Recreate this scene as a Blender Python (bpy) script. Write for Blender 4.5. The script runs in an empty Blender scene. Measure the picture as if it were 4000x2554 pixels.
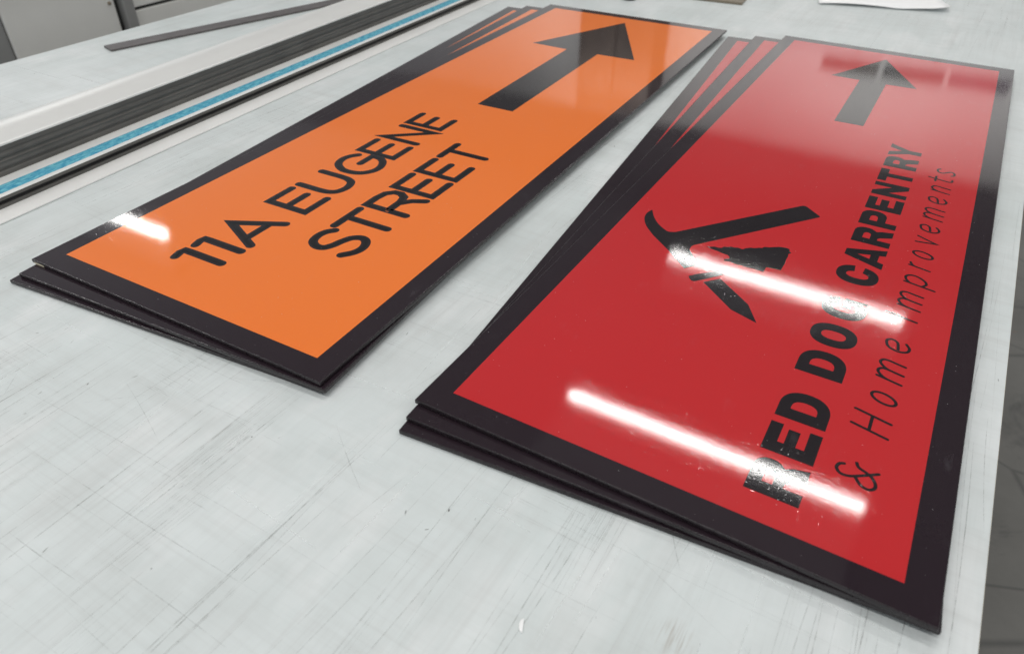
import bpy, bmesh, math, random
from mathutils import Matrix, Vector
random.seed(7)
SC = bpy.context.scene
COL = SC.collection
PI = math.pi

# ------------------------------------------------------------------ camera
CAM_H, PITCH, ROLL = 0.32429, 0.65304, 0.00639
cd = bpy.data.cameras.new('camera')
cam = bpy.data.objects.new('camera', cd); COL.objects.link(cam)
cp, sp, cr, sr = math.cos(PITCH), math.sin(PITCH), math.cos(ROLL), math.sin(ROLL)
right = Vector((cr, sr * sp, sr * cp)); up = Vector((-sr, cr * sp, cr * cp)); fwd = Vector((0, cp, -sp))
m = Matrix((right, up, -fwd)).transposed().to_4x4(); m.translation = (0, 0, CAM_H)
cam.matrix_world = m
cd.sensor_fit = 'HORIZONTAL'; cd.sensor_width = 36.0; cd.lens = 25.664
cd.clip_start = 0.01; cd.clip_end = 60
cd.dof.use_dof = True; cd.dof.focus_distance = 0.56; cd.dof.aperture_fstop = 10.0
SC.camera = cam

# ------------------------------------------------------------------ world, exposure
w = bpy.data.worlds.new('World'); SC.world = w; w.use_nodes = True
wb = w.node_tree.nodes['Background']
wb.inputs[0].default_value = (0.93, 0.97, 1.0, 1); wb.inputs[1].default_value = 0.55
vs = SC.view_settings
vs.view_transform = 'Standard'; vs.look = 'None'; vs.exposure = 1.0; vs.gamma = 1.0; vs.use_curve_mapping = False
SC.cycles.use_denoising = True
SC.cycles.use_adaptive_sampling = False
SC.cycles.denoising_prefilter = 'NONE'
SC.cycles.max_bounces = 6
SC.cycles.filter_width = 1.5
SC.cycles.use_light_tree = True
SC.cycles.sample_clamp_indirect = 4.0
TUBE_L = 37.0

# ------------------------------------------------------------------ node helpers
def new_mat(name):
    mt = bpy.data.materials.new(name); mt.use_nodes = True
    nt = mt.node_tree
    return mt, nt, nt.nodes['Principled BSDF']
def N(nt, typ, **kw):
    n = nt.nodes.new(typ)
    for k, v in kw.items(): setattr(n, k, v)
    return n
def L(nt, a, b): nt.links.new(a, b)
def coords(nt, kind='Object', scale=(1, 1, 1), rot=0.0, loc=(0, 0, 0)):
    tc = N(nt, 'ShaderNodeTexCoord'); mp = N(nt, 'ShaderNodeMapping')
    mp.inputs['Scale'].default_value = scale; mp.inputs['Rotation'].default_value = (0, 0, rot)
    mp.inputs['Location'].default_value = loc
    L(nt, tc.outputs[kind], mp.inputs[0]); return mp.outputs[0]
def noise(nt, vec, scale, detail=3.0, rough=0.55, dist=0.0):
    n = N(nt, 'ShaderNodeTexNoise'); n.inputs['Scale'].default_value = scale
    n.inputs['Detail'].default_value = detail; n.inputs['Roughness'].default_value = rough
    n.inputs['Distortion'].default_value = dist
    if vec is not None: L(nt, vec, n.inputs['Vector'])
    return n.outputs['Fac']
def ramp(nt, val, lo, hi, a=0.0, b=1.0, smooth=False):
    r = N(nt, 'ShaderNodeMapRange'); r.clamp = True
    if smooth: r.interpolation_type = 'SMOOTHSTEP'
    for k, v in zip(('From Min', 'From Max', 'To Min', 'To Max'), (lo, hi, a, b)): r.inputs[k].default_value = v
    L(nt, val, r.inputs['Value']); return r.outputs[0]
def mth(nt, op, a, b):
    n = N(nt, 'ShaderNodeMath', operation=op)
    for i, v in enumerate((a, b)):
        if isinstance(v, (int, float)): n.inputs[i].default_value = v
        else: L(nt, v, n.inputs[i])
    return n.outputs[0]
def mix(nt, fac, a, b, blend='MIX'):
    n = N(nt, 'ShaderNodeMix', data_type='RGBA', blend_type=blend)
    for i, v in ((0, fac), (6, a), (7, b)):
        if isinstance(v, (int, float)): n.inputs[i].default_value = v
        elif isinstance(v, tuple): n.inputs[i].default_value = (*v[:3], 1)
        else: L(nt, v, n.inputs[i])
    return n.outputs[2]
def bump(nt, height, strength, dist, normal=None):
    b = N(nt, 'ShaderNodeBump'); b.inputs['Strength'].default_value = strength; b.inputs['Distance'].default_value = dist
    L(nt, height, b.inputs['Height'])
    if normal is not None: L(nt, normal, b.inputs['Normal'])
    return b.outputs[0]

def plain(name, col, rough=0.5, metal=0.0, var=0.12, vscale=6.0, bs=0.0, bscale=80.0, rv=0.15):
    mt, nt, p = new_mat(name)
    v = coords(nt)
    f = noise(nt, v, vscale, 5, 0.6)
    dark = tuple(c * (1 - var) for c in col); lite = tuple(min(1, c * (1 + var)) for c in col)
    L(nt, mix(nt, ramp(nt, f, 0.3, 0.7), dark, lite), p.inputs['Base Color'])
    p.inputs['Metallic'].default_value = metal
    L(nt, ramp(nt, noise(nt, v, vscale * 4, 3), 0.3, 0.7, rough * (1 - rv), min(1, rough * (1 + rv))), p.inputs['Roughness'])
    if bs: L(nt, bump(nt, noise(nt, v, bscale, 3), bs, 0.001), p.inputs['Normal'])
    return mt

def vinyl(name, col, rough=0.033, smudge=0.10):
    """glossy laminated print film: orange-peel relief, faint scuffs and dust"""
    mt, nt, p = new_mat(name)
    v = coords(nt)
    scuff = ramp(nt, noise(nt, coords(nt, scale=(1, 1, 1)), 28, 5, 0.6), 0.56, 0.74)
    fine = ramp(nt, noise(nt, coords(nt, scale=(160, 40, 1), rot=0.5), 1, 3), 0.50, 0.74)
    hz = mth(nt, 'MULTIPLY', scuff, mth(nt, 'MULTIPLY', fine, smudge))
    spk = ramp(nt, noise(nt, v, 700, 0, 0.4), 0.87, 0.90)
    c1 = mix(nt, hz, col, (0.34, 0.34, 0.36))
    c1 = mix(nt, mth(nt, 'MULTIPLY', spk, 0.5), c1, (0.6, 0.6, 0.6))
    L(nt, c1, p.inputs['Base Color'])
    L(nt, mth(nt, 'ADD', ramp(nt, noise(nt, v, 22, 4), 0.35, 0.7, rough, rough * 1.2), mth(nt, 'MULTIPLY', scuff, 0.012)), p.inputs['Roughness'])
    p.inputs['IOR'].default_value = 1.48
    n1 = bump(nt, noise(nt, v, 4.5, 1, 0.4), 0.10, 0.0016)
    n2 = bump(nt, noise(nt, coords(nt, scale=(1.0, 1.7, 1)), 620, 2, 0.62), 0.10, 0.00008, n1)
    vo = N(nt, 'ShaderNodeTexVoronoi'); vo.inputs['Scale'].default_value = 640; L(nt, v, vo.inputs['Vector'])
    pim = mth(nt, 'MULTIPLY', ramp(nt, vo.outputs['Distance'], 0.0, 0.42, 1, 0, True), ramp(nt, noise(nt, v, 400, 1), 0.52, 0.76))
    n3 = bump(nt, pim, 0.10, 0.00014, n2)
    L(nt, n3, p.inputs['Normal'])
    return mt

# ------------------------------------------------------------------ materials
M = {}
BLACK = (0.0205, 0.0128, 0.0175)
M['black'] = vinyl('black_vinyl', BLACK)
M['ink'] = vinyl('black_ink', (0.0155, 0.0120, 0.0145))
M['core'] = vinyl('deep_black_ink', (0.0035, 0.003, 0.0035))
M['orange'] = vinyl('orange_vinyl', (0.82, 0.190, 0.034), smudge=0.05)
M['red'] = vinyl('red_vinyl', (0.50, 0.024, 0.028), smudge=0.06)
M['edge'] = plain('wrapped_vinyl_edge', (0.015, 0.0105, 0.013), 0.28, var=0.3, vscale=60, bs=0.06, bscale=400)
M['cream'] = plain('bare_board_edge', (0.62, 0.56, 0.42), 0.6)
M['dust'] = plain('dust', (0.82, 0.82, 0.80), 0.8)

def mat_surface():
    mt, nt, p = new_mat('scratched_cutting_mat')
    v = coords(nt)
    base = mix(nt, ramp(nt, noise(nt, v, 3.2, 5, 0.6), 0.3, 0.7), (0.575, 0.625, 0.622), (0.690, 0.722, 0.726))
    base = mix(nt, ramp(nt, noise(nt, coords(nt, loc=(4, 2, 0)), 14, 5, 0.65), 0.44, 0.75, 0, 0.6), base, (0.520, 0.555, 0.548))
    base = mix(nt, ramp(nt, noise(nt, coords(nt, scale=(1, 2.2, 1), loc=(1, 8, 0)), 9, 4, 0.6), 0.50, 0.72, 0, 0.7), base, (0.745, 0.762, 0.765))
    # clouded grime bands along both table directions
    for sc_, lc, lo, hi, am, cl in (((1.6, 22, 1), 0, 0.50, 0.80, 0.42, (0.46, 0.465, 0.455)), ((4.0, 75, 1), 3, 0.50, 0.78, 0.36, (0.44, 0.445, 0.435)),
                                    ((26, 2.4, 1), 7, 0.52, 0.80, 0.36, (0.46, 0.465, 0.45)), ((80, 4.0, 1), 11, 0.52, 0.80, 0.30, (0.45, 0.45, 0.44)),
                                    ((8.0, 260, 1), 13, 0.50, 0.78, 0.30, (0.42, 0.42, 0.41)), ((240, 9.0, 1), 17, 0.52, 0.80, 0.26, (0.42, 0.42, 0.41))):
        g = ramp(nt, noise(nt, coords(nt, scale=sc_, loc=(lc, lc * 0.6, 0)), 1, 3, 0.65), lo, hi, 0, am)
        g = mth(nt, 'MULTIPLY', g, ramp(nt, noise(nt, coords(nt, loc=(lc + 2, lc, 0)), 7, 2, 0.6), 0.36, 0.62, 0.15, 1.0))
        base = mix(nt, g, base, cl)
    # one brown rub near the front
    d = N(nt, 'ShaderNodeVectorMath', operation='DISTANCE'); L(nt, coords(nt, scale=(1, 1, 0)), d.inputs[0]); d.inputs[1].default_value = (0.198, 0.0285, 0)
    rub = mth(nt, 'MULTIPLY', ramp(nt, d.outputs['Value'], 0.002, 0.012, 1, 0), ramp(nt, noise(nt, coords(nt, scale=(40, 700, 1)), 1, 2), 0.46, 0.70))
    base = mix(nt, mth(nt, 'MULTIPLY', rub, 0.55), base, (0.20, 0.12, 0.06))
    L(nt, base, p.inputs['Base Color'])
    L(nt, ramp(nt, noise(nt, v, 9, 4), 0.3, 0.7, 0.36, 0.55), p.inputs['Roughness'])
    p.inputs['IOR'].default_value = 1.46
    n1 = bump(nt, noise(nt, coords(nt, scale=(6, 420, 1)), 1, 3), 0.25, 0.0004)
    n2 = bump(nt, noise(nt, coords(nt, scale=(380, 8, 1)), 1, 3), 0.2, 0.0004, n1)
    L(nt, n2, p.inputs['Normal'])
    return mt
M['mat'] = mat_surface()
def mark_mat(name, col):
    mt, nt, p = new_mat(name)
    p.inputs['Base Color'].default_value = (*col, 1); p.inputs['Roughness'].default_value = 0.7
    at = N(nt, 'ShaderNodeAttribute', attribute_name='strength')
    br = ramp(nt, noise(nt, coords(nt), 150, 2, 0.7), 0.36, 0.62, 0.15, 1.0)
    L(nt, mth(nt, 'MULTIPLY', mth(nt, 'MULTIPLY', at.outputs['Fac'], 1.12), br), p.inputs['Alpha'])
    return mt
M['cut_dark'] = mark_mat('dirty_knife_cut', (0.10, 0.095, 0.085))
M['cut_light'] = mark_mat('fresh_knife_cut', (0.86, 0.88, 0.88))
M['tan'] = plain('mat_tan_edge', (0.52, 0.42, 0.27), 0.7, var=0.25, vscale=40)
M['board'] = plain('table_board', (0.45, 0.36, 0.25), 0.6)
M['steelpaint'] = plain('grey_painted_steel', (0.30, 0.30, 0.30), 0.45)
M['cabinet'] = plain('pale_grey_panel', (0.56, 0.555, 0.53), 0.5, var=0.05, bs=0.1, bscale=500)
M['cabinet_post'] = plain('mid_grey_post', (0.20, 0.20, 0.195), 0.35, var=0.15)
M['cabinet_dark'] = plain('dark_recess', (0.035, 0.035, 0.034), 0.6)
M['alu'] = plain('pale_satin_aluminium', (0.76, 0.755, 0.74), 0.40, 0.0, var=0.04)
M['alu_hood'] = plain('polished_aluminium', (0.80, 0.795, 0.775), 0.36, 0.35, var=0.03, rv=0.0)
M['alu_dark'] = plain('dark_aluminium', (0.095, 0.090, 0.083), 0.45, 0.1, var=0.2, vscale=30)  # darker tone for the upright walls of the rail
M['slot'] = plain('black_slot', (0.006, 0.006, 0.006), 0.6)
M['strip'] = plain('dark_steel_strip', (0.13, 0.118, 0.118), 0.45, 0.3, var=0.2, vscale=25)
M['paper'] = plain('white_paper', (0.93, 0.93, 0.93), 0.8, var=0.02)
M['brown'] = plain('brown_board', (0.20, 0.165, 0.12), 0.5)
M['plastic'] = plain('white_plastic', (0.85, 0.85, 0.85), 0.4, var=0.02)
M['blackthing'] = plain('black_rubber', (0.02, 0.018, 0.017), 0.5)
M['wall'] = plain('painted_wall', (0.80, 0.79, 0.78), 0.8, var=0.04, vscale=2)
M['ceil'] = plain('ceiling_lining', (0.48, 0.48, 0.48), 0.9, var=0.06, vscale=1)
M['beam'] = plain('beam_paint', (0.30, 0.295, 0.29), 0.7, var=0.1)
M['crate'] = plain('purple_plastic', (0.07, 0.02, 0.06), 0.5, var=0.2)
M['hood'] = plain('white_reflector', (0.80, 0.80, 0.80), 0.5, var=0.02)
M['locker'] = plain('brown_locker', (0.10, 0.075, 0.06), 0.5, var=0.25)
def blue_grip():
    mt, nt, p = new_mat('blue_woven_grip')
    f = noise(nt, coords(nt, scale=(130, 330, 1), rot=0.5), 1, 3, 0.7)
    c = mix(nt, ramp(nt, f, 0.35, 0.66), (0.004, 0.21, 0.37), (0.24, 0.62, 0.68))
    c = mix(nt, ramp(nt, noise(nt, coords(nt, scale=(60, 200, 1)), 1, 3), 0.4, 0.7, 0, 0.5), c, (0.015, 0.27, 0.50))
    L(nt, c, p.inputs['Base Color']); p.inputs['Roughness'].default_value = 0.6
    L(nt, bump(nt, f, 0.6, 0.0006), p.inputs['Normal'])
    return mt
M['blue'] = blue_grip()
def concrete():
    mt, nt, p = new_mat('grey_concrete')
    v = coords(nt)
    c = mix(nt, ramp(nt, noise(nt, v, 2.2, 7, 0.65), 0.3, 0.7), (0.115, 0.112, 0.104), (0.19, 0.185, 0.172))
    c = mix(nt, ramp(nt, noise(nt, coords(nt, loc=(3, 1, 0)), 7, 6, 0.7, 0.6), 0.56, 0.70, 0, 0.6), c, (0.055, 0.055, 0.055))
    c = mix(nt, ramp(nt, noise(nt, coords(nt, loc=(9, 5, 0)), 11, 4, 0.6), 0.68, 0.74, 0, 0.5), c, (0.22, 0.12, 0.06))
    vor = N(nt, 'ShaderNodeTexVoronoi', feature='DISTANCE_TO_EDGE'); vor.inputs['Scale'].default_value = 2.4
    L(nt, coords(nt), vor.inputs['Vector'])
    c = mix(nt, ramp(nt, vor.outputs['Distance'], 0.0, 0.012, 0.6, 0), c, (0.05, 0.05, 0.05))
    L(nt, c, p.inputs['Base Color']); p.inputs['Roughness'].default_value = 0.55
    L(nt, bump(nt, noise(nt, v, 60, 5), 0.3, 0.002), p.inputs['Normal'])
    return mt
M['floor'] = concrete()
def tube_mat():
    mt, nt, p = new_mat('lit_fluorescent_tube')
    p.inputs['Base Color'].default_value = (0.9, 0.9, 0.9, 1)
    p.inputs['Emission Color'].default_value = (1.0, 0.985, 0.955, 1); p.inputs['Emission Strength'].default_value = 0.8
    mt.cycles.emission_sampling = 'NONE'
    return mt
M['tube'] = tube_mat()

# ------------------------------------------------------------------ object helpers
def link(name, me, mat, parent=None):
    o = bpy.data.objects.new(name, me); COL.objects.link(o)
    if mat is not None and not me.materials: me.materials.append(mat)
    if parent is not None: o.parent = parent
    return o
def thing(name, label, cat, loc=(0, 0, 0), rz=0.0, group=None):
    o = bpy.data.objects.new(name, None); COL.objects.link(o)
    o.location = loc; o.rotation_euler = (0, 0, rz); o.empty_display_size = 0.05
    return tag(o, label, cat, group)
def tag(o, label, cat, group=None):
    o['label'] = label; o['category'] = cat
    if group: o['group'] = group
    return o
def bm_done(bm, name, smooth=False):
    bmesh.ops.recalc_face_normals(bm, faces=bm.faces)
    me = bpy.data.meshes.new(name); bm.to_mesh(me); bm.free()
    if smooth: me.polygons.foreach_set('use_smooth', [True] * len(me.polygons))
    return me
def box_me(name, x0, x1, y0, y1, z0, z1, bev=0.0, seg=2):
    bm = bmesh.new(); bmesh.ops.create_cube(bm, size=1)
    for v in bm.verts:
        v.co = ((x0 + x1) / 2 + v.co.x * (x1 - x0), (y0 + y1) / 2 + v.co.y * (y1 - y0), (z0 + z1) / 2 + v.co.z * (z1 - z0))
    if bev: bmesh.ops.bevel(bm, geom=bm.edges[:], offset=bev, segments=seg, profile=0.5, affect='EDGES')
    return bm_done(bm, name)
def sweep_me(name, prof, a0, a1, closed=True, smooth=False, ns=1):
    """profile of (y, z) points swept along local x"""
    bm = bmesh.new(); rings = []
    for i in range(ns + 1):
        x = a0 + (a1 - a0) * i / ns
        rings.append([bm.verts.new((x, y, z)) for y, z in prof])
    n = len(prof)
    for r0, r1 in zip(rings, rings[1:]):
        for k in range(n if closed else n - 1):
            bm.faces.new((r0[k], r0[(k + 1) % n], r1[(k + 1) % n], r1[k]))
    if closed:
        bm.faces.new(rings[0]); bm.faces.new(rings[-1])
    return bm_done(bm, name, smooth)

# flat print: outlines (with holes) filled through a 2D curve
def fill_verts(loops):
    cu = bpy.data.curves.new('outline', 'CURVE'); cu.dimensions = '2D'; cu.fill_mode = 'FRONT'
    for lp in loops:
        s = cu.splines.new('POLY'); s.points.add(len(lp) - 1)
        for q, (x, y) in zip(s.points, lp): q.co = (x, y, 0, 1)
        s.use_cyclic_u = True
    ob = bpy.data.objects.new('outline', cu); COL.objects.link(ob)
    me = bpy.data.meshes.new_from_object(ob.evaluated_get(bpy.context.evaluated_depsgraph_get()))
    vs_ = [tuple(v.co) for v in me.vertices]; fs = [tuple(p.vertices) for p in me.polygons]
    bpy.data.objects.remove(ob); bpy.data.curves.remove(cu); bpy.data.meshes.remove(me)
    return vs_, fs
class Print:
    """collects flat printed shapes (mm in sign coordinates) into one mesh"""
    def __init__(s, z): s.v = []; s.f = []; s.z = z; s.k = 0
    def loops(s, loops, dz=0.0):
        vs_, fs = fill_verts(loops); b = len(s.v)
        s.v += [(x / 1000, y / 1000, s.z + dz) for x, y, _ in vs_]; s.f += [tuple(b + i for i in f) for f in fs]
    def stroke(s, pts, wd, closed=False):
        # successive strokes lie a hair above one another so that crossings never share a plane
        s.loops(ribbon(pts, wd, closed), (s.k % 4) * 0.000012); s.k += 1
    def build(s, name, mat, parent):
        me = bpy.data.meshes.new(name); me.from_pydata(s.v, [], s.f)
        bm = bmesh.new(); bm.from_mesh(me)
        for f in bm.faces:
            if f.normal.z < 0: f.normal_flip()
        bm.to_mesh(me); bm.free()
        return link(name, me, mat, parent)
def smooth_path(pts, closed=False, n=8):
    out = []; m_ = len(pts)
    P = lambda i: pts[i % m_] if closed else pts[max(0, min(m_ - 1, i))]
    for i in range(m_ if closed else m_ - 1):
        p0, p1, p2, p3 = P(i - 1), P(i), P(i + 1), P(i + 2)
        for k in range(n):
            t = k / n
            out.append(tuple(0.5 * (2 * p1[j] + (p2[j] - p0[j]) * t + (2 * p0[j] - 5 * p1[j] + 4 * p2[j] - p3[j]) * t * t + (3 * p1[j] - p0[j] - 3 * p2[j] + p3[j]) * t ** 3) for j in (0, 1)))
    if not closed: out.append(pts[-1])
    return out
def ribbon(pts, wd, closed=False):
    h = wd / 2; n = len(pts); Lf, Rt = [], []
    def unit(a, b):
        dx, dy = b[0] - a[0], b[1] - a[1]; l = math.hypot(dx, dy) or 1e-9
        return dx / l, dy / l
    for i in range(n):
        if closed: d0 = unit(pts[i - 1], pts[i]); d1 = unit(pts[i], pts[(i + 1) % n])
        else:
            d0 = unit(pts[i - 1], pts[i]) if i else unit(pts[0], pts[1])
            d1 = unit(pts[i], pts[i + 1]) if i < n - 1 else d0
        tx, ty = d0[0] + d1[0], d0[1] + d1[1]; l = math.hypot(tx, ty) or 1e-9
        tx, ty = tx / l, ty / l; c = max(0.36, tx * d1[0] + ty * d1[1])
        nx, ny = -ty * h / c, tx * h / c
        Lf.append((pts[i][0] + nx, pts[i][1] + ny)); Rt.append((pts[i][0] - nx, pts[i][1] - ny))
    if closed: return [Lf, Rt]
    def cap(p, d, s):
        a0 = math.atan2(d[1], d[0]); return [(p[0] + h * math.cos(a0 + s * (PI / 2 - PI * k / 10)), p[1] + h * math.sin(a0 + s * (PI / 2 - PI * k / 10))) for k in range(1, 10)]
    e = cap(pts[-1], unit(pts[-2], pts[-1]), 1)
    b = cap(pts[0], unit(pts[1], pts[0]), 1)
    return [Lf + e + Rt[::-1] + b]

# ------------------------------------------------------------------ setting
AX = math.radians(59.0)                    # direction of the table's long side
def tbl(a, n, z=0.0):                      # table coordinates -> world
    return (a * math.cos(AX) - n * math.sin(AX), a * math.sin(AX) + n * math.cos(AX), z)
FLOOR_Z = -0.90
fl = link('floor', box_me('floor', -3.5, 7.0, -3.0, 5.6, -0.05, 0), M['floor']); fl.location = (0, 0, FLOOR_Z); fl.rotation_euler = (0, 0, AX - PI / 2 + math.radians(3)); fl['kind'] = 'structure'

WAZ, WD_ = math.radians(28.0), 5.75
wl = link('wall', box_me('wall', -7, 5, 0, 0.1, FLOOR_Z, 2.06), M['wall'])
wl.location = (WD_ * math.sin(WAZ), WD_ * math.cos(WAZ), 0); wl.rotation_euler = (0, 0, -WAZ); wl['kind'] = 'structure'
ce = link('ceiling', box_me('ceiling', -7, 5, -9.0, 0.1, 2.062, 2.12), M['ceil'])
ce.location = wl.location; ce.rotation_euler = wl.rotation_euler; ce['kind'] = 'structure'

bmn = link('ceiling_beam', box_me('ceiling_beam', -7, 5, -1.30, -1.18, 1.55, 2.060), M['beam'])  # mirrored as a dark band; placed low to screen the added lamps
bmn.location = wl.location; bmn.rotation_euler = wl.rotation_euler; bmn['kind'] = 'structure'

# ------------------------------------------------------------------ work table
RIGHT_N, LEFT_N, A0, A1 = -0.0945, 1.1180, -0.75, 2.25
T = thing('work_table', 'long work table with a scratched white cutting surface under the signs', 'table', (0, 0, 0), AX)
mat_o = link('cutting_mat', box_me('cutting_mat', A0, A1, RIGHT_N, LEFT_N, -0.003, 0.0, 0.0004, 1), M['mat'], T)
link('mat_backing', box_me('mat_backing', A0, A1, RIGHT_N - 0.0009, LEFT_N + 0.0009, -0.007, -0.0031), M['tan'], T)
link('tabletop', box_me('tabletop', A0 + 0.002, A1 - 0.002, RIGHT_N + 0.002, LEFT_N - 0.002, -0.036, -0.0071), M['board'], T)
def cut_marks(name, mat, rows, z):
    vs_, fs_, st_ = [], [], []
    for a, n, ang, ln, wd, al in rows:
        c, s_ = math.cos(ang), math.sin(ang); b = len(vs_); bend = random.uniform(-0.012, 0.012) * ln; segs = 5
        for i in range(segs + 1):
            t = i / segs; h = wd * (0.12 + 0.88 * math.sin(PI * min(1, max(0, t * 0.9 + 0.05)))) / 2; off = bend * math.sin(PI * t)
            x, y = (t - 0.5) * ln, off
            for sg in (-1, 1):
                yy = y + sg * h; vs_.append((a + c * x - s_ * yy, n + s_ * x + c * yy, z)); st_.append(al)
        for i in range(segs):
            k = b + 2 * i; fs_.append((k, k + 2, k + 3, k + 1))
    keep = [k for k, v in enumerate(vs_) if not (A0 < v[0] < A1 and RIGHT_N < v[1] < LEFT_N)]
    bad = set(keep); fs_ = [f for f in fs_ if not bad & set(f)]
    me = bpy.data.meshes.new(name); me.from_pydata(vs_, [], fs_)
    at = me.attributes.new('strength', 'FLOAT', 'POINT'); at.data.foreach_set('value', st_)
    o = link(name, me, mat, T); o['kind'] = 'stuff'; return o
rn = random.Random(21)
def rand_spot():
    return (rn.uniform(-0.05, 1.7) if rn.random() < 0.45 else rn.uniform(0.0, 0.75), rn.uniform(RIGHT_N, LEFT_N) if rn.random() < 0.6 else rn.uniform(RIGHT_N, 0.5))
rows = []
for _ in range(420):                       # long single cuts along the table
    a, n = rand_spot(); rows.append((a, n, rn.gauss(0.0, 0.035), rn.uniform(0.03, 0.26), rn.uniform(0.00018, 0.00042), rn.uniform(0.12, 0.5)))
for _ in range(75):                        # bundles of parallel trimming cuts
    a, n = rand_spot(); an = rn.gauss(0.01, 0.03) + (PI / 2 if rn.random() < 0.25 else 0); k = rn.randint(8, 30); sp_ = rn.uniform(0.0008, 0.0028); la_ = rn.uniform(0.02, 0.10)
    for i in range(k):
        q = (i - k / 2) * sp_ * rn.uniform(0.8, 1.2); j = rn.gauss(0, la_ * 0.3)
        rows.append((a - math.sin(an) * q + math.cos(an) * j, n + math.cos(an) * q + math.sin(an) * j, an + rn.gauss(0, 0.012), la_ * rn.uniform(0.4, 1.3), rn.uniform(0.00015, 0.00032), rn.uniform(0.08, 0.42)))
for _ in range(230):                       # cuts across the table
    a, n = rand_spot(); rows.append((a, n, PI / 2 + rn.gauss(0.0, 0.03), rn.uniform(0.02, 0.20), rn.uniform(0.00018, 0.00045), rn.uniform(0.10, 0.36)))
for _ in range(60):                        # slanting ones and short nicks
    a, n = rand_spot(); rows.append((a, n, rn.uniform(0, PI), rn.uniform(0.01, 0.12), rn.uniform(0.0002, 0.0004), rn.uniform(0.12, 0.4)))
for _ in range(150):
    a, n = rand_spot(); rows.append((a, n, rn.gauss(0.1, 0.5), rn.uniform(0.0008, 0.0045), rn.uniform(0.0004, 0.0009), rn.uniform(0.4, 0.9)))
cut_marks('knife_cuts', M['cut_dark'], rows, 0.00003)
rows = []
for _ in range(190):
    a, n = rand_spot(); rows.append((a, n, rn.gauss(0.0, 0.05) + (PI / 2 if rn.random() < 0.35 else 0), rn.uniform(0.01, 0.14), rn.uniform(0.0003, 0.0008), rn.uniform(0.15, 0.6)))
cut_marks('pale_scratches', M['cut_light'], rows, 0.00006)
for la in (A0 + 0.15, A1 - 0.15):
    for ln in (RIGHT_N + 0.15, LEFT_N - 0.15):
        link('leg', box_me('leg', la - 0.03, la + 0.03, ln - 0.03, ln + 0.03, FLOOR_Z, -0.0362), M['steelpaint'], T)

# ------------------------------------------------------------------ signs
W, LEN, TH = 300.0, 919.7, 3.5
def panel_me():
    bm = bmesh.new(); bmesh.ops.create_cube(bm, size=1)
    for v in bm.verts: v.co = ((v.co.x + 0.5) * W / 1000, (v.co.y + 0.5) * LEN / 1000, (v.co.z + 0.5) * (TH - 0.25) / 1000)
    bmesh.ops.bevel(bm, geom=bm.edges[:], offset=0.0007, segments=3, profile=0.5, affect='EDGES')
    for f in bm.faces:
        f.normal_update()
    bmesh.ops.recalc_face_normals(bm, faces=bm.faces)
    for f in bm.faces: f.material_index = 0 if f.normal.z > 0.97 else 1
    return bm_done(bm, 'panel')
PANEL = panel_me(); PANEL.materials.append(M['black']); PANEL.materials.append(M['edge'])
def film_me(b, z):
    me = bpy.data.meshes.new('face_film'); x0, x1, y0, y1 = b / 1000, (W - b) / 1000, b / 1000, (LEN - b) / 1000
    me.from_pydata([(x0, y0, z), (x1, y0, z), (x1, y1, z), (x0, y1, z)], [], [(0, 1, 2, 3)]); return me
ZP = (TH - 0.25) / 1000; ZF = ZP + 0.00005; ZI = ZF + 0.00005
FILM_O, FILM_R = film_me(18.2, ZF), film_me(17.5, ZF)
def sign(label, x, y, z, th, film, mat, group):
    s = thing('direction_sign', label, 'sign', (x, y, z), th, group)
    link('panel', PANEL, M['black'], s)
    link('face_film', film, mat, s)
    return s
GO, GR = 'stacked orange direction signs', 'stacked red direction signs'
sign('lowest of the three orange signs, touching the table, only its left edge showing', -0.3949, 0.4759, 0.0002, -0.4316, FILM_O, M['orange'], GO)
sign('middle sign of the orange stack, a thin orange sliver showing beside the top one', -0.3885, 0.4801, 0.0037, -0.4613, FILM_O, M['orange'], GO)
so = sign('top orange sign with black border reading 11A EUGENE STREET under a big arrow', -0.38537, 0.49561, 0.0072, -0.50709, FILM_O, M['orange'], GO)
sign('lowest of the three red signs, touching the table, only its left edge showing', -0.0689, 0.3153, 0.0002, -0.4421, FILM_R, M['red'], GR)
sign('middle sign of the red stack, a thin red sliver showing beside the top one', -0.0652, 0.3233, 0.0037, -0.4836, FILM_R, M['red'], GR)
sr_ = sign('top red sign with black border, hammer emblem and RED DOG CARPENTRY lettering', -0.06084, 0.33503, 0.0072, -0.53060, FILM_R, M['red'], GR)

link('bare_edge', box_me('bare_edge', 0.0035, 0.0150, -0.00025, 0.0008, 0.0002, 0.0014), M['cream'], so)
# --- orange print: arrow and two lines of round-ended lettering
pa = Print(ZI); pa.loops([[(132.5, 468.3), (179.5, 468.3), (178.0, 711.5), (231.8, 712.9), (150.8, 877.3), (75.8, 713.5), (131.2, 711)]]); pa.build('arrow', M['ink'], so)
def rounded_line(base_x, cap_h, glyphs):
    """glyph strokes in (u along the line, v up from the baseline); v=1 is cap height"""
    out = []
    for y0, wd, strokes in glyphs:
        for st, sm, cl in strokes:
            pts = [(base_x - v * cap_h, y0 + u * wd) for u, v in st]
            out.append((smooth_path(pts, cl, 8) if sm else pts, cl))
    return out
gE = [([(1, 1), (0, 1), (0, 0), (1, 0)], 0, 0), ([(0.06, 0.51), (0.90, 0.51)], 0, 0)]
g1 = [([(0, 0.945), (0.62, 0.99), (0.97, 0.97), (1, 0.86), (1, 0.6), (1, 0.3), (1, 0)], 0, 0)]
gA = [([(0, 0), (0.48, 1), (1, 0)], 0, 0), ([(0.17, 0.28), (0.83, 0.28)], 0, 0)]
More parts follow.
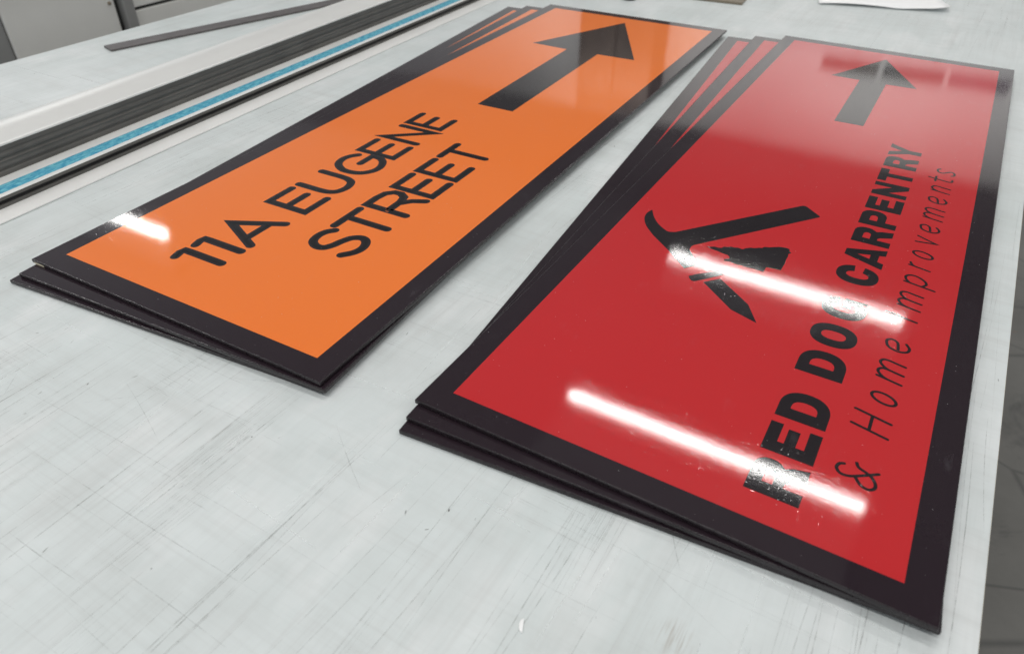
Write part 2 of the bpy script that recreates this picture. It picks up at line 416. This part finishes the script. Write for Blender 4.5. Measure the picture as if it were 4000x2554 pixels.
gU = [([(0, 1), (0, 0.7), (0, 0.42), (0.04, 0.2), (0.18, 0.04), (0.5, -0.03), (0.82, 0.04), (0.96, 0.2), (1, 0.42), (1, 0.7), (1, 1)], 1, 0)]
gG = [([(0.86, 0.84), (0.70, 0.96), (0.48, 1.01), (0.22, 0.93), (0.04, 0.70), (0.0, 0.46), (0.08, 0.18), (0.30, 0.0), (0.56, -0.03), (0.82, 0.08), (0.95, 0.24), (0.985, 0.42)], 1, 0), ([(0.985, 0.42), (0.97, 0.5), (0.5, 0.5)], 0, 0)]
gN = [([(0, 0), (0, 1), (1, 0), (1, 1)], 0, 0)]
gT = [([(0, 1), (1, 1)], 0, 0), ([(0.5, 0.97), (0.5, 0)], 0, 0)]
gR = [([(0, 0), (0, 1), (0.45, 1), (0.78, 0.96), (0.97, 0.82), (0.99, 0.66), (0.86, 0.51), (0.6, 0.455), (0.06, 0.45)], 0, 0), ([(0.52, 0.43), (0.78, 0.26), (0.96, 0)], 0, 0)]
gS = [([(0.93, 0.87), (0.74, 0.98), (0.48, 1.015), (0.2, 0.96), (0.05, 0.80), (0.08, 0.63), (0.3, 0.53), (0.55, 0.48), (0.83, 0.39), (0.97, 0.22), (0.87, 0.06), (0.6, -0.025), (0.3, 0.01), (0.02, 0.16)], 1, 0)]
lines = rounded_line(137.0, 42.5, [(59.5, 11.0, g1), (80.3, 11.0, g1), (102.0, 41.0, gA), (167.3, 29.3, gE), (206.8, 32.0, gU), (251.0, 41.0, gG), (297.5, 28.6, gE), (337.8, 33.3, gN), (382.3, 28.2, gE)])
lines2 = rounded_line(218.3, 43.2, [(126.8, 31.2, gS), (162.3, 34.2, gT), (206.3, 32.6, gR), (247.6, 29.3, gE), (286.9, 29.0, gE), (325.4, 33.0, gT)])
for ls in (lines, lines2):
    pr, pi_ = Print(ZI), Print(ZI + 0.00010)
    for pts, cl in ls: pr.stroke(pts, 8.0, cl)
    for pts, cl in ls: pi_.stroke(pts, 2.6, cl)
    o = pr.build('lettering', M['ink'], so)
    pi_.build('letter_core', M['core'], o)

# --- red print: arrow, emblem, heavy capitals, light italic line
pa = Print(ZI); pa.loops([[(131.0, 611.5), (162.2, 612.2), (162.3, 769.8), (197.8, 771.5), (146.8, 876), (96.0, 770.3), (130.8, 769.8)]]); pa.build('arrow', M['ink'], sr_)
em = Print(ZI)
ham = smooth_path([(34.1, 309.0), (32.4, 300.5), (34.5, 290.2), (41.0, 279.0), (52.1, 267.1)], n=6)
claw = smooth_path([(66.4, 282.5), (61.5, 280.0), (57.6, 281.0), (48.3, 288.1), (40.5, 297.8), (34.6, 308.6)], n=6)
em.loops([ham + [(71.6, 251.0), (83.1, 240.0), (92.4, 231.3), (98.0, 238.6), (97.0, 247.5), (90.0, 256.3), (86.3, 261.0), (85.9, 266.5), (87.2, 270.0), (165.6, 371.6), (166.6, 373.8), (165.5, 375.2), (152.4, 386.7), (150.3, 387.6), (148.3, 386.9)] + claw])
isl = [(96.1, 273.0), (99.5, 274.0), (102.8, 276.3), (105.6, 276.1), (108.2, 277.2), (109.3, 280.2), (112.4, 281.3), (114.2, 283.2), (116.7, 283.2), (120.1, 284.6), (123.6, 283.9), (126.0, 287.5), (128.7, 290.0), (131.5, 290.8), (134.8, 293.6), (136.8, 294.2), (138.5, 297.3), (141.8, 298.4), (145.6, 301.3), (148.9, 303.6), (151.7, 304.3), (155.0, 304.9), (157.3, 303.8), (157.6, 301.2), (159.8, 298.4), (158.0, 296.2), (158.7, 292.5), (158.6, 286.0), (159.2, 279.7), (158.9, 268.1), (151.2, 267.4), (147.9, 266.6), (147.6, 258.8), (139.6, 259.3), (135.2, 258.6), (130.2, 259.3), (126.1, 258.7), (121.3, 259.7), (116.1, 258.8), (115.2, 261.5), (118.6, 264.2), (118.1, 266.6), (115.7, 268.9), (111.6, 269.2), (106.9, 270.6), (101.2, 271.4)]
em.loops([isl])
em.loops([[(99.2, 223.1), (100.6, 220.2), (103.2, 217.8), (105.4, 217.9), (111.6, 225.1), (117.2, 232.2), (122.0, 238.2), (117.6, 242.4), (110.6, 235.6), (103.7, 228.6)]])
em.loops([[(111.9, 220.5), (121.7, 231.9), (136.9, 219.8), (150.2, 208.9), (161.9, 189.4), (141.0, 196.1), (126.4, 208.4)]])
em.build('emblem', M['ink'], sr_)

def arc(cx, cy, rx, ry, a0, a1, n=14, e=2.0):
    out = []
    for k in range(n + 1):
        a = math.radians(a0 + (a1 - a0) * k / n); c, s = math.cos(a), math.sin(a)
        out.append((cx + rx * math.copysign(abs(c) ** (2 / e), c), cy + ry * math.copysign(abs(s) ** (2 / e), s)))
    return out
H_ = 30.2
def bE(w_): return [[(0, 0), (w_, 0), (w_, 7.3), (9.6, 7.3), (9.6, 12.2), (w_ - 3.4, 12.2), (w_ - 3.4, 19), (9.6, 19), (9.6, 22.7), (w_ - 0.6, 22.7), (w_ - 0.6, H_), (0, H_)]]
def bD(w_): return [[(0, 0)] + arc(w_ - 15.5, H_ / 2, 15.5, H_ / 2, -90, 90, 22, 2.25) + [(0, H_)], [(9.8, 7.4)] + arc(w_ - 15.5, H_ / 2, 6.4, H_ / 2 - 7.4, -90, 90, 14, 2.3) + [(9.8, H_ - 7.4)]]
def bO(w_): return [arc(w_ / 2, H_ / 2, w_ / 2, H_ / 2 + 0.5, 0, 354, 44, 2.35), arc(w_ / 2, H_ / 2, w_ / 2 - 8.6, H_ / 2 - 6.9, 0, 352, 30, 2.4)]
def bC(w_):
    o = arc(w_ / 2, H_ / 2, w_ / 2, H_ / 2 + 0.5, 11, 349, 40, 2.3); i = arc(w_ / 2, H_ / 2, w_ / 2 - 9.2, H_ / 2 - 6.9, 338, 22, 26, 2.3)
    return [o + [(w_ - 9.2, 12.0)] + i[1:-1] + [(w_ - 9.2, 18.0)]]
def bG(w_):
    o = arc(w_ / 2, H_ / 2, w_ / 2, H_ / 2 + 0.5, 16, 318, 38, 2.3); i = arc(w_ / 2, H_ / 2, w_ / 2 - 9.2, H_ / 2 - 6.9, 300, 26, 24, 2.3)
    return [o + [(w_ - 3.2, 1.2), (w_, 0.6), (w_, 16.6), (w_ / 2 + 0.8, 16.6), (w_ / 2 + 0.8, 11.2), (w_ - 8.0, 11.2), (w_ - 8.4, 8.6)] + i + [(w_ - 9.0, 19.6)]]
def bA(w_): c = w_ / 2; return [[(0, 0), (9.6, 0), (12.4, 4.6), (w_ - 12.4, 4.6), (w_ - 9.6, 0), (w_, 0), (c + 5, H_), (c - 5, H_)] if False else [(0, 0), (9.6, 0), (11.2, 4.8), (w_ - 11.2, 4.8), (w_ - 9.6, 0), (w_, 0), (c + 5.0, H_), (c - 5.0, H_)], [(c - 3.6, 11.2), (c + 3.6, 11.2), (c, 20.8)]]
def bP(w_, low=9.4): return [[(0, 0), (9.8, 0), (9.8, low)] + arc(w_ - 10.6, (low + H_) / 2, 10.6, (H_ - low) / 2, -90, 90, 18, 2.2) + [(0, H_)], [(9.8, 16.3)] + arc(w_ - 13.2, 19.4, 3.8, 3.1, -90, 90, 10) + [(9.8, 22.5)]]
def bR(w_):
    b = arc(w_ - 10.2, (12.4 + H_) / 2, 9.6, (H_ - 12.4) / 2, -52, 90, 16, 2.2)
    return [[(0, 0), (9.6, 0), (9.6, 10.6), (12.6, 10.6), (14.8, 9.2), (w_ - 9.8, 0), (w_, 0), (w_ - 2.2, 9.0), (w_ - 4.6, 13.0)] + b + [(0, H_)], [(9.4, 16.6)] + arc(w_ - 13.0, 19.5, 3.7, 2.9, -90, 90, 10) + [(9.4, 22.4)]]
def bN(w_): return [[(0, 0), (8.3, 0), (8.3, 15.6), (w_ - 8.6, 0), (w_, 0), (w_, H_), (w_ - 8.3, H_), (w_ - 8.3, 14.6), (8.6, H_), (0, H_)]]
def bT(w_): return [[(w_ / 2 - 4.4, 0), (w_ / 2 + 4.4, 0), (w_ / 2 + 4.4, 22.3), (w_, 22.3), (w_, H_), (0, H_), (0, 22.3), (w_ / 2 - 4.4, 22.3)]]
def bY(w_): return [[(w_ / 2 - 4.7, 0), (w_ / 2 + 4.7, 0), (w_ / 2 + 4.7, 11.6), (w_, H_), (w_ - 10, H_), (w_ / 2 + 0.2, 18.4), (10, H_), (0, H_), (w_ / 2 - 4.7, 11.6)]]
caps = Print(ZI)
for fn, y0, y1 in [(bR, 37, 66.2), (bE, 71.3, 97.8), (bD, 103.3, 131.3), (bD, 153.1, 181.3), (bO, 189, 216.6), (bG, 226, 254.6), (bC, 278, 306.2), (bA, 309.5, 342.3), (bR, 346.7, 376), (bP, 381.3, 410.8), (bE, 414, 440.9), (bN, 446.3, 475.6), (bT, 480.2, 509.4), (bR, 516.5, 545.2), (bY, 546.4, 578.4)]:
    caps.loops([[(227.3 - v, y0 + u) for u, v in lp] for lp in fn(y1 - y0)])
caps.build('lettering', M['ink'], sr_)

it = Print(ZI); BX = 260.4; SL = 0.22; SW = 2.0
def gl(y0, pts): return [(BX - v, y0 + u + SL * v) for u, v in pts]
def st(pts, smooth=True, closed=False): it.stroke(smooth_path(pts, closed, 7) if smooth else pts, SW, closed)
st([(242.0, 83.2), (239.7, 81.8), (238.8, 78.0), (241.4, 74.6), (246.5, 75.0), (253.8, 79.7), (260.4, 84.6)])
st([(248.2, 87.2), (250.0, 84.0), (256.2, 81.1), (259.7, 76.4), (260.0, 72.3), (257.2, 69.9), (253.0, 71.0), (249.4, 75.6), (246.6, 75.2)][:-1])
st([(239.2, 120.3), (260.3, 115.7)], False); st([(239.1, 134.4), (260.3, 129.8)], False); st([(249.5, 118.3), (249.5, 132.0)], False)
def o_(y0): st(gl(y0, [(4.7 + 4.9 * math.cos(k * PI / 8), 7.6 + 7.4 * math.sin(k * PI / 8)) for k in range(16)]), True, True)
def m_(y0, pitch, n):
    st(gl(y0, [(0, 0), (0, 15.2)]), False)
    for i in range(n):
        u = i * pitch; st(gl(y0, [(u, 8.2), (u + 1.0, 11.6), (u + 3.6, 14.6), (u + 6.4, 15.3), (u + pitch - 1.0, 13.6), (u + pitch, 10.2), (u + pitch, 5), (u + pitch, 0)]))
def e_(sh): st([(x, y + sh) for x, y in [(253.4, 208.6), (252.9, 213.0), (251.8, 217.6), (248.2, 219.6), (245.2, 217.0), (246.6, 210.6), (251.0, 207.6), (255.4, 207.3), (259.2, 209.6), (260.0, 213.8), (257.6, 218.2)]])
o_(145.8); m_(171.0, 10.3, 2); e_(0)
st([(239.1, 253.4), (260.3, 248.7)], False)
m_(264.2, 10.3, 2)
st([(245.1, 302.9), (266.7, 298.6)], False); st([(248.6, 302.6), (245.8, 306.6), (245.4, 311.0), (248.4, 314.2), (253.4, 313.8), (258.6, 310.0), (260.4, 305.4), (258.2, 301.0)])
st([(245.2, 330.4), (260.3, 327.0)], False); st([(250.6, 329.0), (247.4, 331.0), (245.6, 334.8)])
o_(344.8); st([(245.5, 383.3), (260.4, 375.2), (245.0, 372.3)], False)
e_(187.3); m_(419.3, 10.5, 2); e_(247.8); m_(480.0, 11.0, 1)
st([(240.1, 511.8), (250, 509.8), (257.6, 508.3), (260.2, 509.8), (260.5, 513.6)]); st([(246.1, 505.0), (246.3, 516.6)], False)
st([(247.9, 536.6), (245.7, 533.6), (246.8, 528.4), (250.6, 527.0), (254.4, 530.6), (257.8, 533.6), (260.6, 531.2), (261.0, 526.6), (258.8, 523.8)])
it.build('lettering', M['ink'], sr_)

# ------------------------------------------------------------------ cutting rail (aluminium straightedge with blue grip strip)
RA = math.radians(62.0)
R = thing('cutting_rail', 'long aluminium cutting rail with a blue woven strip left of the orange signs', 'cutting rail', (0, 0, 0), RA)
a0, a1 = -0.05, 2.05
link('base_lip', sweep_me('base_lip', [(0.6680, 0.0), (0.6672, 0.0008), (0.6676, 0.0018), (0.6686, 0.0020), (0.6905, 0.0021), (0.6905, 0.0)], a0, a1), M['alu'], R)
link('lower_wall', sweep_me('lower_wall', [(0.6906, 0.0), (0.6906, 0.0052), (0.6945, 0.0056), (0.6945, 0.0088), (0.6904, 0.0092), (0.6902, 0.0122), (0.7268, 0.0122), (0.7268, 0.0)], a0, a1), M['alu_dark'], R)
link('slot_strip', sweep_me('slot_strip', [(0.6932, 0.0054), (0.6942, 0.0054), (0.6942, 0.0091), (0.6932, 0.0091)], a0 + 0.001, a1 - 0.001), M['slot'], R)  # near-black strip set into the slot of the lower wall
link('upper_deck', sweep_me('upper_deck', [(0.6899, 0.0123), (0.6897, 0.0129), (0.6903, 0.0133), (0.6952, 0.0133), (0.6954, 0.0127), (0.7117, 0.0127), (0.7119, 0.0134), (0.7269, 0.0134), (0.7269, 0.0123)], a0, a1), M['alu'], R)
link('grip_strip', sweep_me('grip_strip', [(0.6955, 0.01275), (0.6958, 0.0136), (0.7113, 0.0136), (0.7116, 0.01275)], a0 + 0.002, a1 - 0.002), M['blue'], R)
wallp = [(0.7270, 0.0), (0.7270, 0.0160)]
for zc, dp in ((0.0190, 0.0025), (0.0245, 0.0012), (0.0285, 0.0022), (0.0345, 0.0014)):
    wallp += [(0.7270, zc - 0.0020), (0.7270 + dp * 0.7, zc - 0.0004), (0.7270 + dp * 0.7, zc + 0.0006), (0.7270, zc + 0.0020)]
wallp += [(0.7270, 0.0402), (0.7830, 0.0402), (0.7830, 0.0)]
link('grooved_wall', sweep_me('grooved_wall', wallp, a0, a1), M['alu_dark'], R)
hood = [(0.7262, 0.0404), (0.7256, 0.0412), (0.7257, 0.0424), (0.7263, 0.0431), (0.7272, 0.0432), (0.7282, 0.0426), (0.7290, 0.0419)]
for k in range(0, 25):
    t = k / 24; hood.append((0.7300 + 0.0530 * t, 0.0418 + 0.0070 * math.sin(PI * (0.0 + 0.93 * t ** 0.9)) ** 1.5))
hood += [(0.7858, 0.0408), (0.7868, 0.0390), (0.7832, 0.0376), (0.7832, 0.0404)]
link('hood', sweep_me('hood', hood, a0, a1, smooth=False), M['alu_hood'], R)

# ------------------------------------------------------------------ small things on the table
d0 = math.radians(44.6)
fs = thing('steel_strip', 'thin dark flat steel strip lying behind the cutting rail', 'strip', (-0.5733, 1.0620, 0.0), d0)
link('bar', box_me('bar', 0.0, 0.98, 0.0, 0.0268, 0.0002, 0.0034, 0.0005, 1), M['strip'], fs)
def paper():
    bm = bmesh.new(); nx, ny = 14, 10; g = []
    ex, ey = Vector((0.968, -0.252, 0)), Vector((0.252, 0.968, 0)); o = Vector((0.5304, 1.352, 0))
    for j in range(ny + 1):
        row = []
        for i in range(nx + 1):
            u, v = i / nx, j / ny
            p = o + ex * (0.213 * u) + ey * (0.297 * v)
            z = 0.0012 + 0.0075 * max(0, 1 - v * 5) * (u * 0.3 + 0.7 * abs(math.sin(u * 4.5 + 0.4))) * 0.7 + 0.004 * max(0, u - 0.85) * 6 * max(0, 1 - v * 3)
            if u > 0.93 and v < 0.02: p = p - ex * 0.004 + ey * 0.006
            row.append(bm.verts.new((p.x, p.y, z)))
        g.append(row)
    for j in range(ny):
        for i in range(nx): bm.faces.new((g[j][i], g[j][i + 1], g[j + 1][i + 1], g[j + 1][i]))
    me = bm_done(bm, 'paper_sheet', True); o_ = link('paper_sheet', me, M['paper'])
    md = o_.modifiers.new('thickness', 'SOLIDIFY'); md.thickness = 0.0003
    return o_
tag(paper(), 'white paper sheet with curled edge lying beyond the red signs', 'paper')
bo = link('board_offcut', box_me('board_offcut', -0.16, 0.0, 0.0, 0.22, 0.0002, 0.0045, 0.0005, 1), M['brown']); bo.location = (0.3945, 1.3430, 0); bo.rotation_euler = (0, 0, math.radians(-25))
tag(bo, 'brown board offcut at the top edge of the picture, beyond the orange signs', 'board')
def knob():
    bm = bmesh.new(); prof = [(0.0, 0.0), (0.011, 0.0), (0.0125, 0.003), (0.0125, 0.012), (0.010, 0.016), (0.0, 0.017)]
    rings = [[bm.verts.new((r * math.cos(2 * PI * k / 20), r * math.sin(2 * PI * k / 20), z)) for k in range(20)] for r, z in prof[1:-1]]
    for r0, r1 in zip(rings, rings[1:]):
        for k in range(20): bm.faces.new((r0[k], r0[(k + 1) % 20], r1[(k + 1) % 20], r1[k]))
    bm.faces.new(rings[0]); bm.faces.new(rings[-1]); return bm_done(bm, 'table_knob', True)
kb = link('black_cap', knob(), M['blackthing']); kb.location = (0.204, 1.3800, 0.0002)
tag(kb, 'small black cap on the table past the far end of the orange signs', 'cap')
def chip():
    bm = bmesh.new(); pts = [(0.0018 * math.cos(a) * 0.9, 0.0036 * math.sin(a)) for a in [PI / 2 + PI * k / 10 for k in range(11)]]
    lo = [bm.verts.new((x, y, 0.0001)) for x, y in pts]; hi = [bm.verts.new((x, y, 0.0009)) for x, y in pts]
    bm.faces.new(lo); bm.faces.new(hi)
    for k in range(len(pts)): bm.faces.new((lo[k], lo[(k + 1) % len(pts)], hi[(k + 1) % len(pts)], hi[k]))
    return bm_done(bm, 'plastic_chip')
ch = link('plastic_chip', chip(), M['plastic']); ch.location = (0.0062, 0.1896, 0); ch.rotation_euler = (0, 0, -0.15); ch.scale = (1.25, 1, 1)
tag(ch, 'tiny white half-round chip lying alone on the front of the table', 'chip')

# ------------------------------------------------------------------ grey cabinet behind the left side of the table
CN = 1.468
C_ = thing('storage_cabinet', 'pale grey metal cabinet standing on the floor behind the table corner', 'cabinet', (0, 0, FLOOR_Z), AX)
zc = -FLOOR_Z
link('carcass', box_me('carcass', 0.30, 1.62, CN + 0.012, CN + 0.50, 0.02, zc + 0.10, 0.004, 1), M['cabinet_dark'], C_)
d1 = link('door', box_me('door', 0.6915, 0.9075, CN, CN + 0.0115, 0.06, zc + 0.09, 0.003, 2), M['cabinet'], C_)
link('post', box_me('post', 0.9175, 0.9415, CN - 0.012, CN + 0.0118, 0.03, zc + 0.095, 0.004, 3), M['cabinet_post'], C_)
link('side_panel', box_me('side_panel', 0.45, 0.6905, CN + 0.004, CN + 0.0116, 0.06, zc + 0.09, 0.003, 2), M['cabinet_post'], C_)
link('drawer_front', box_me('drawer_front', 0.9440, 1.55, CN, CN + 0.0115, zc - 0.0665, zc + 0.09, 0.002, 2), M['cabinet'], C_)
link('drawer_front', box_me('drawer_front', 0.9440, 1.55, CN, CN + 0.0115, 0.06, zc - 0.0725, 0.002, 2), M['cabinet'], C_)
sc_bm = bmesh.new(); bmesh.ops.create_uvsphere(sc_bm, u_segments=10, v_segments=6, radius=0.0036)
sw = link('screw', bm_done(sc_bm, 'screw', True), M['brown'], d1); sw.location = (0.896, CN - 0.001, zc - 0.047)

# ------------------------------------------------------------------ ceiling lamps (some mirrored in the glossy signs, the rest added for light)
def lamp(label, cx, cy, ang, z=1.85, panel=False, power=1.0, tilt=0.0):
    t = thing('ceiling_lamp', label, 'lamp', (cx, cy, z), ang, 'fluorescent ceiling lamps')
    bm = bmesh.new(); bmesh.ops.create_cone(bm, cap_ends=True, segments=8, radius1=0.0135, radius2=0.0135, depth=1.2, matrix=Matrix.Rotation(PI / 2, 4, 'Y'))
    link('tube', bm_done(bm, 'tube', True), M['tube'], t)
    ld = bpy.data.lights.new('tube_light', 'AREA'); ld.shape = 'RECTANGLE'; ld.size = 1.2; ld.size_y = 0.027
    ld.color = (1.0, 0.985, 0.955); ld.energy = TUBE_L * PI * 1.2 * 0.027 * power
    lo = bpy.data.objects.new('tube_light', ld); COL.objects.link(lo); lo.parent = t; lo.location = (0, 0.0145 * math.sin(tilt), -0.0145 * math.cos(tilt)); lo.rotation_euler = (tilt, 0, 0)
    link('housing', box_me('housing', -0.62, 0.62, -0.035, 0.035, 0.045, 0.206, 0.004, 1), M['hood'], t)
    for s in (-1, 1):
        link('end_cap', box_me('end_cap', s * 0.611 - 0.01, s * 0.611 + 0.01, -0.018, 0.018, -0.018, 0.0445), M['hood'], t)
    if panel:
        link('reflector', sweep_me('reflector', [(-0.10, 0.045), (-0.62, 0.030), (-0.62, 0.036), (-0.10, 0.051)], -0.61, 0.60), M['hood'], t)
    return t
LA = math.radians(-30.2)
lamp('ceiling tube lamp mirrored across the lower end of the red sign', 0.7685, 2.0237, LA, panel=True)
lamp('ceiling tube lamp mirrored across the hammer emblem of the red sign', 1.3969, 3.1658, LA)
lamp('ceiling tube lamp mirrored at the left edge of the orange sign', -1.9802 - 0.6 * math.cos(LA), 3.634 - 0.6 * math.sin(LA), LA)
lamp('unseen ceiling tube lamp over the near end of the table, added for general light', 0.14, 0.90, LA)  # this and the next two: unseen tubes added for general room light
lamp('unseen ceiling tube lamp left of the table, added for general light', -2.0, 1.55, LA)
lamp('unseen ceiling tube lamp behind the viewer, added for general light', -0.5, -0.30, LA)
for k, wx in enumerate((-1.9, -0.1, 1.7)):  # unseen wall-washing row, added so the mirrored wall is bright
    lx, ly = WD_ * math.sin(WAZ) + wx * math.cos(WAZ) - 0.80 * math.sin(WAZ), WD_ * math.cos(WAZ) - wx * math.sin(WAZ) - 0.80 * math.cos(WAZ)
    lamp(('left', 'middle', 'right')[k] + ' tube lamp of the unseen row added behind the ceiling beam to wash the wall', lx, ly, -WAZ, 1.85, power=1.8, tilt=math.radians(40))

# ------------------------------------------------------------------ things along the back wall, seen only as reflections in the signs
def on_wall(name, label, cat, x, d, z, group=None):
    return thing(name, label, cat, (WD_ * math.sin(WAZ) + x * math.cos(WAZ) - d * math.sin(WAZ), WD_ * math.cos(WAZ) - x * math.sin(WAZ) - d * math.cos(WAZ), z), -WAZ, group)
cu_ = on_wall('wall_cupboard', 'pale wall cupboard mirrored in the far end of the red sign', 'cupboard', 0.16, 0.30, 0.70)
link('carcass', box_me('carcass', -0.95, 0.95, 0.021, 0.299, 0.0, 0.535, 0.003, 1), M['hood'], cu_)
for k in range(4):
    dr = link('door', box_me('door', -0.95 + k * 0.475 + 0.002, -0.95 + (k + 1) * 0.475 - 0.002, 0.0, 0.020, 0.002, 0.533, 0.003, 1), M['hood'], cu_)
    link('handle', box_me('handle', -0.95 + k * 0.475 + 0.04, -0.95 + k * 0.475 + 0.055, -0.02, -0.0005, 0.05, 0.16, 0.003, 1), M['steelpaint'], dr)
for x0, x1, hh, mk, nm in ((-0.48, -0.155, 0.072, 'locker', 'leftmost'), (-0.116, 0.215, 0.066, 'blackthing', 'middle'), (0.248, 0.56, 0.058, 'crate', 'rightmost')):
    bx_ = on_wall('storage_box', nm + ' dark low box on the wall cupboard mirrored in the red sign', 'box', (x0 + x1) / 2 * 1.08, 0.29, 1.2355, 'dark boxes on the wall cupboard')
    hw = (x1 - x0) / 2 * 1.08; hh *= 1.08
    link('body', box_me('body', -hw, hw, 0.0, 0.22, 0.0, hh * 0.75, 0.004, 1), M[mk], bx_)
    link('lid', box_me('lid', -hw - 0.004, hw + 0.004, -0.004, 0.224, hh * 0.75 + 0.0005, hh, 0.004, 1), M[mk], bx_)
lk = on_wall('tall_locker', 'tall dark locker against the back wall mirrored in the orange sign', 'locker', -2.0, 0.34, FLOOR_Z)
link('body', box_me('body', -0.30, 0.30, 0.021, 0.335, 0.0, 1.88 - FLOOR_Z, 0.004, 1), M['locker'], lk)
for k in (0, 1):
    dr = link('door', box_me('door', -0.298 + k * 0.30, -0.004 + k * 0.30, 0.0, 0.020, 0.05, 1.87 - FLOOR_Z, 0.003, 1), M['locker'], lk)
    link('handle', box_me('handle', -0.05 + k * 0.09, -0.035 + k * 0.09, -0.03, -0.0005, 1.0, 1.2, 0.003, 1), M['steelpaint'], dr)

lamp('unseen ceiling tube lamp beyond the right side of the table, added for more light', 1.75, 0.15, LA)  # last three tubes: unseen, added to lift the light on the table
lamp('unseen ceiling tube lamp left of the viewer, added for more light', -1.35, 0.25, LA)
lamp('unseen ceiling tube lamp to the right behind the viewer, added for more light', 0.9, -1.0, LA)
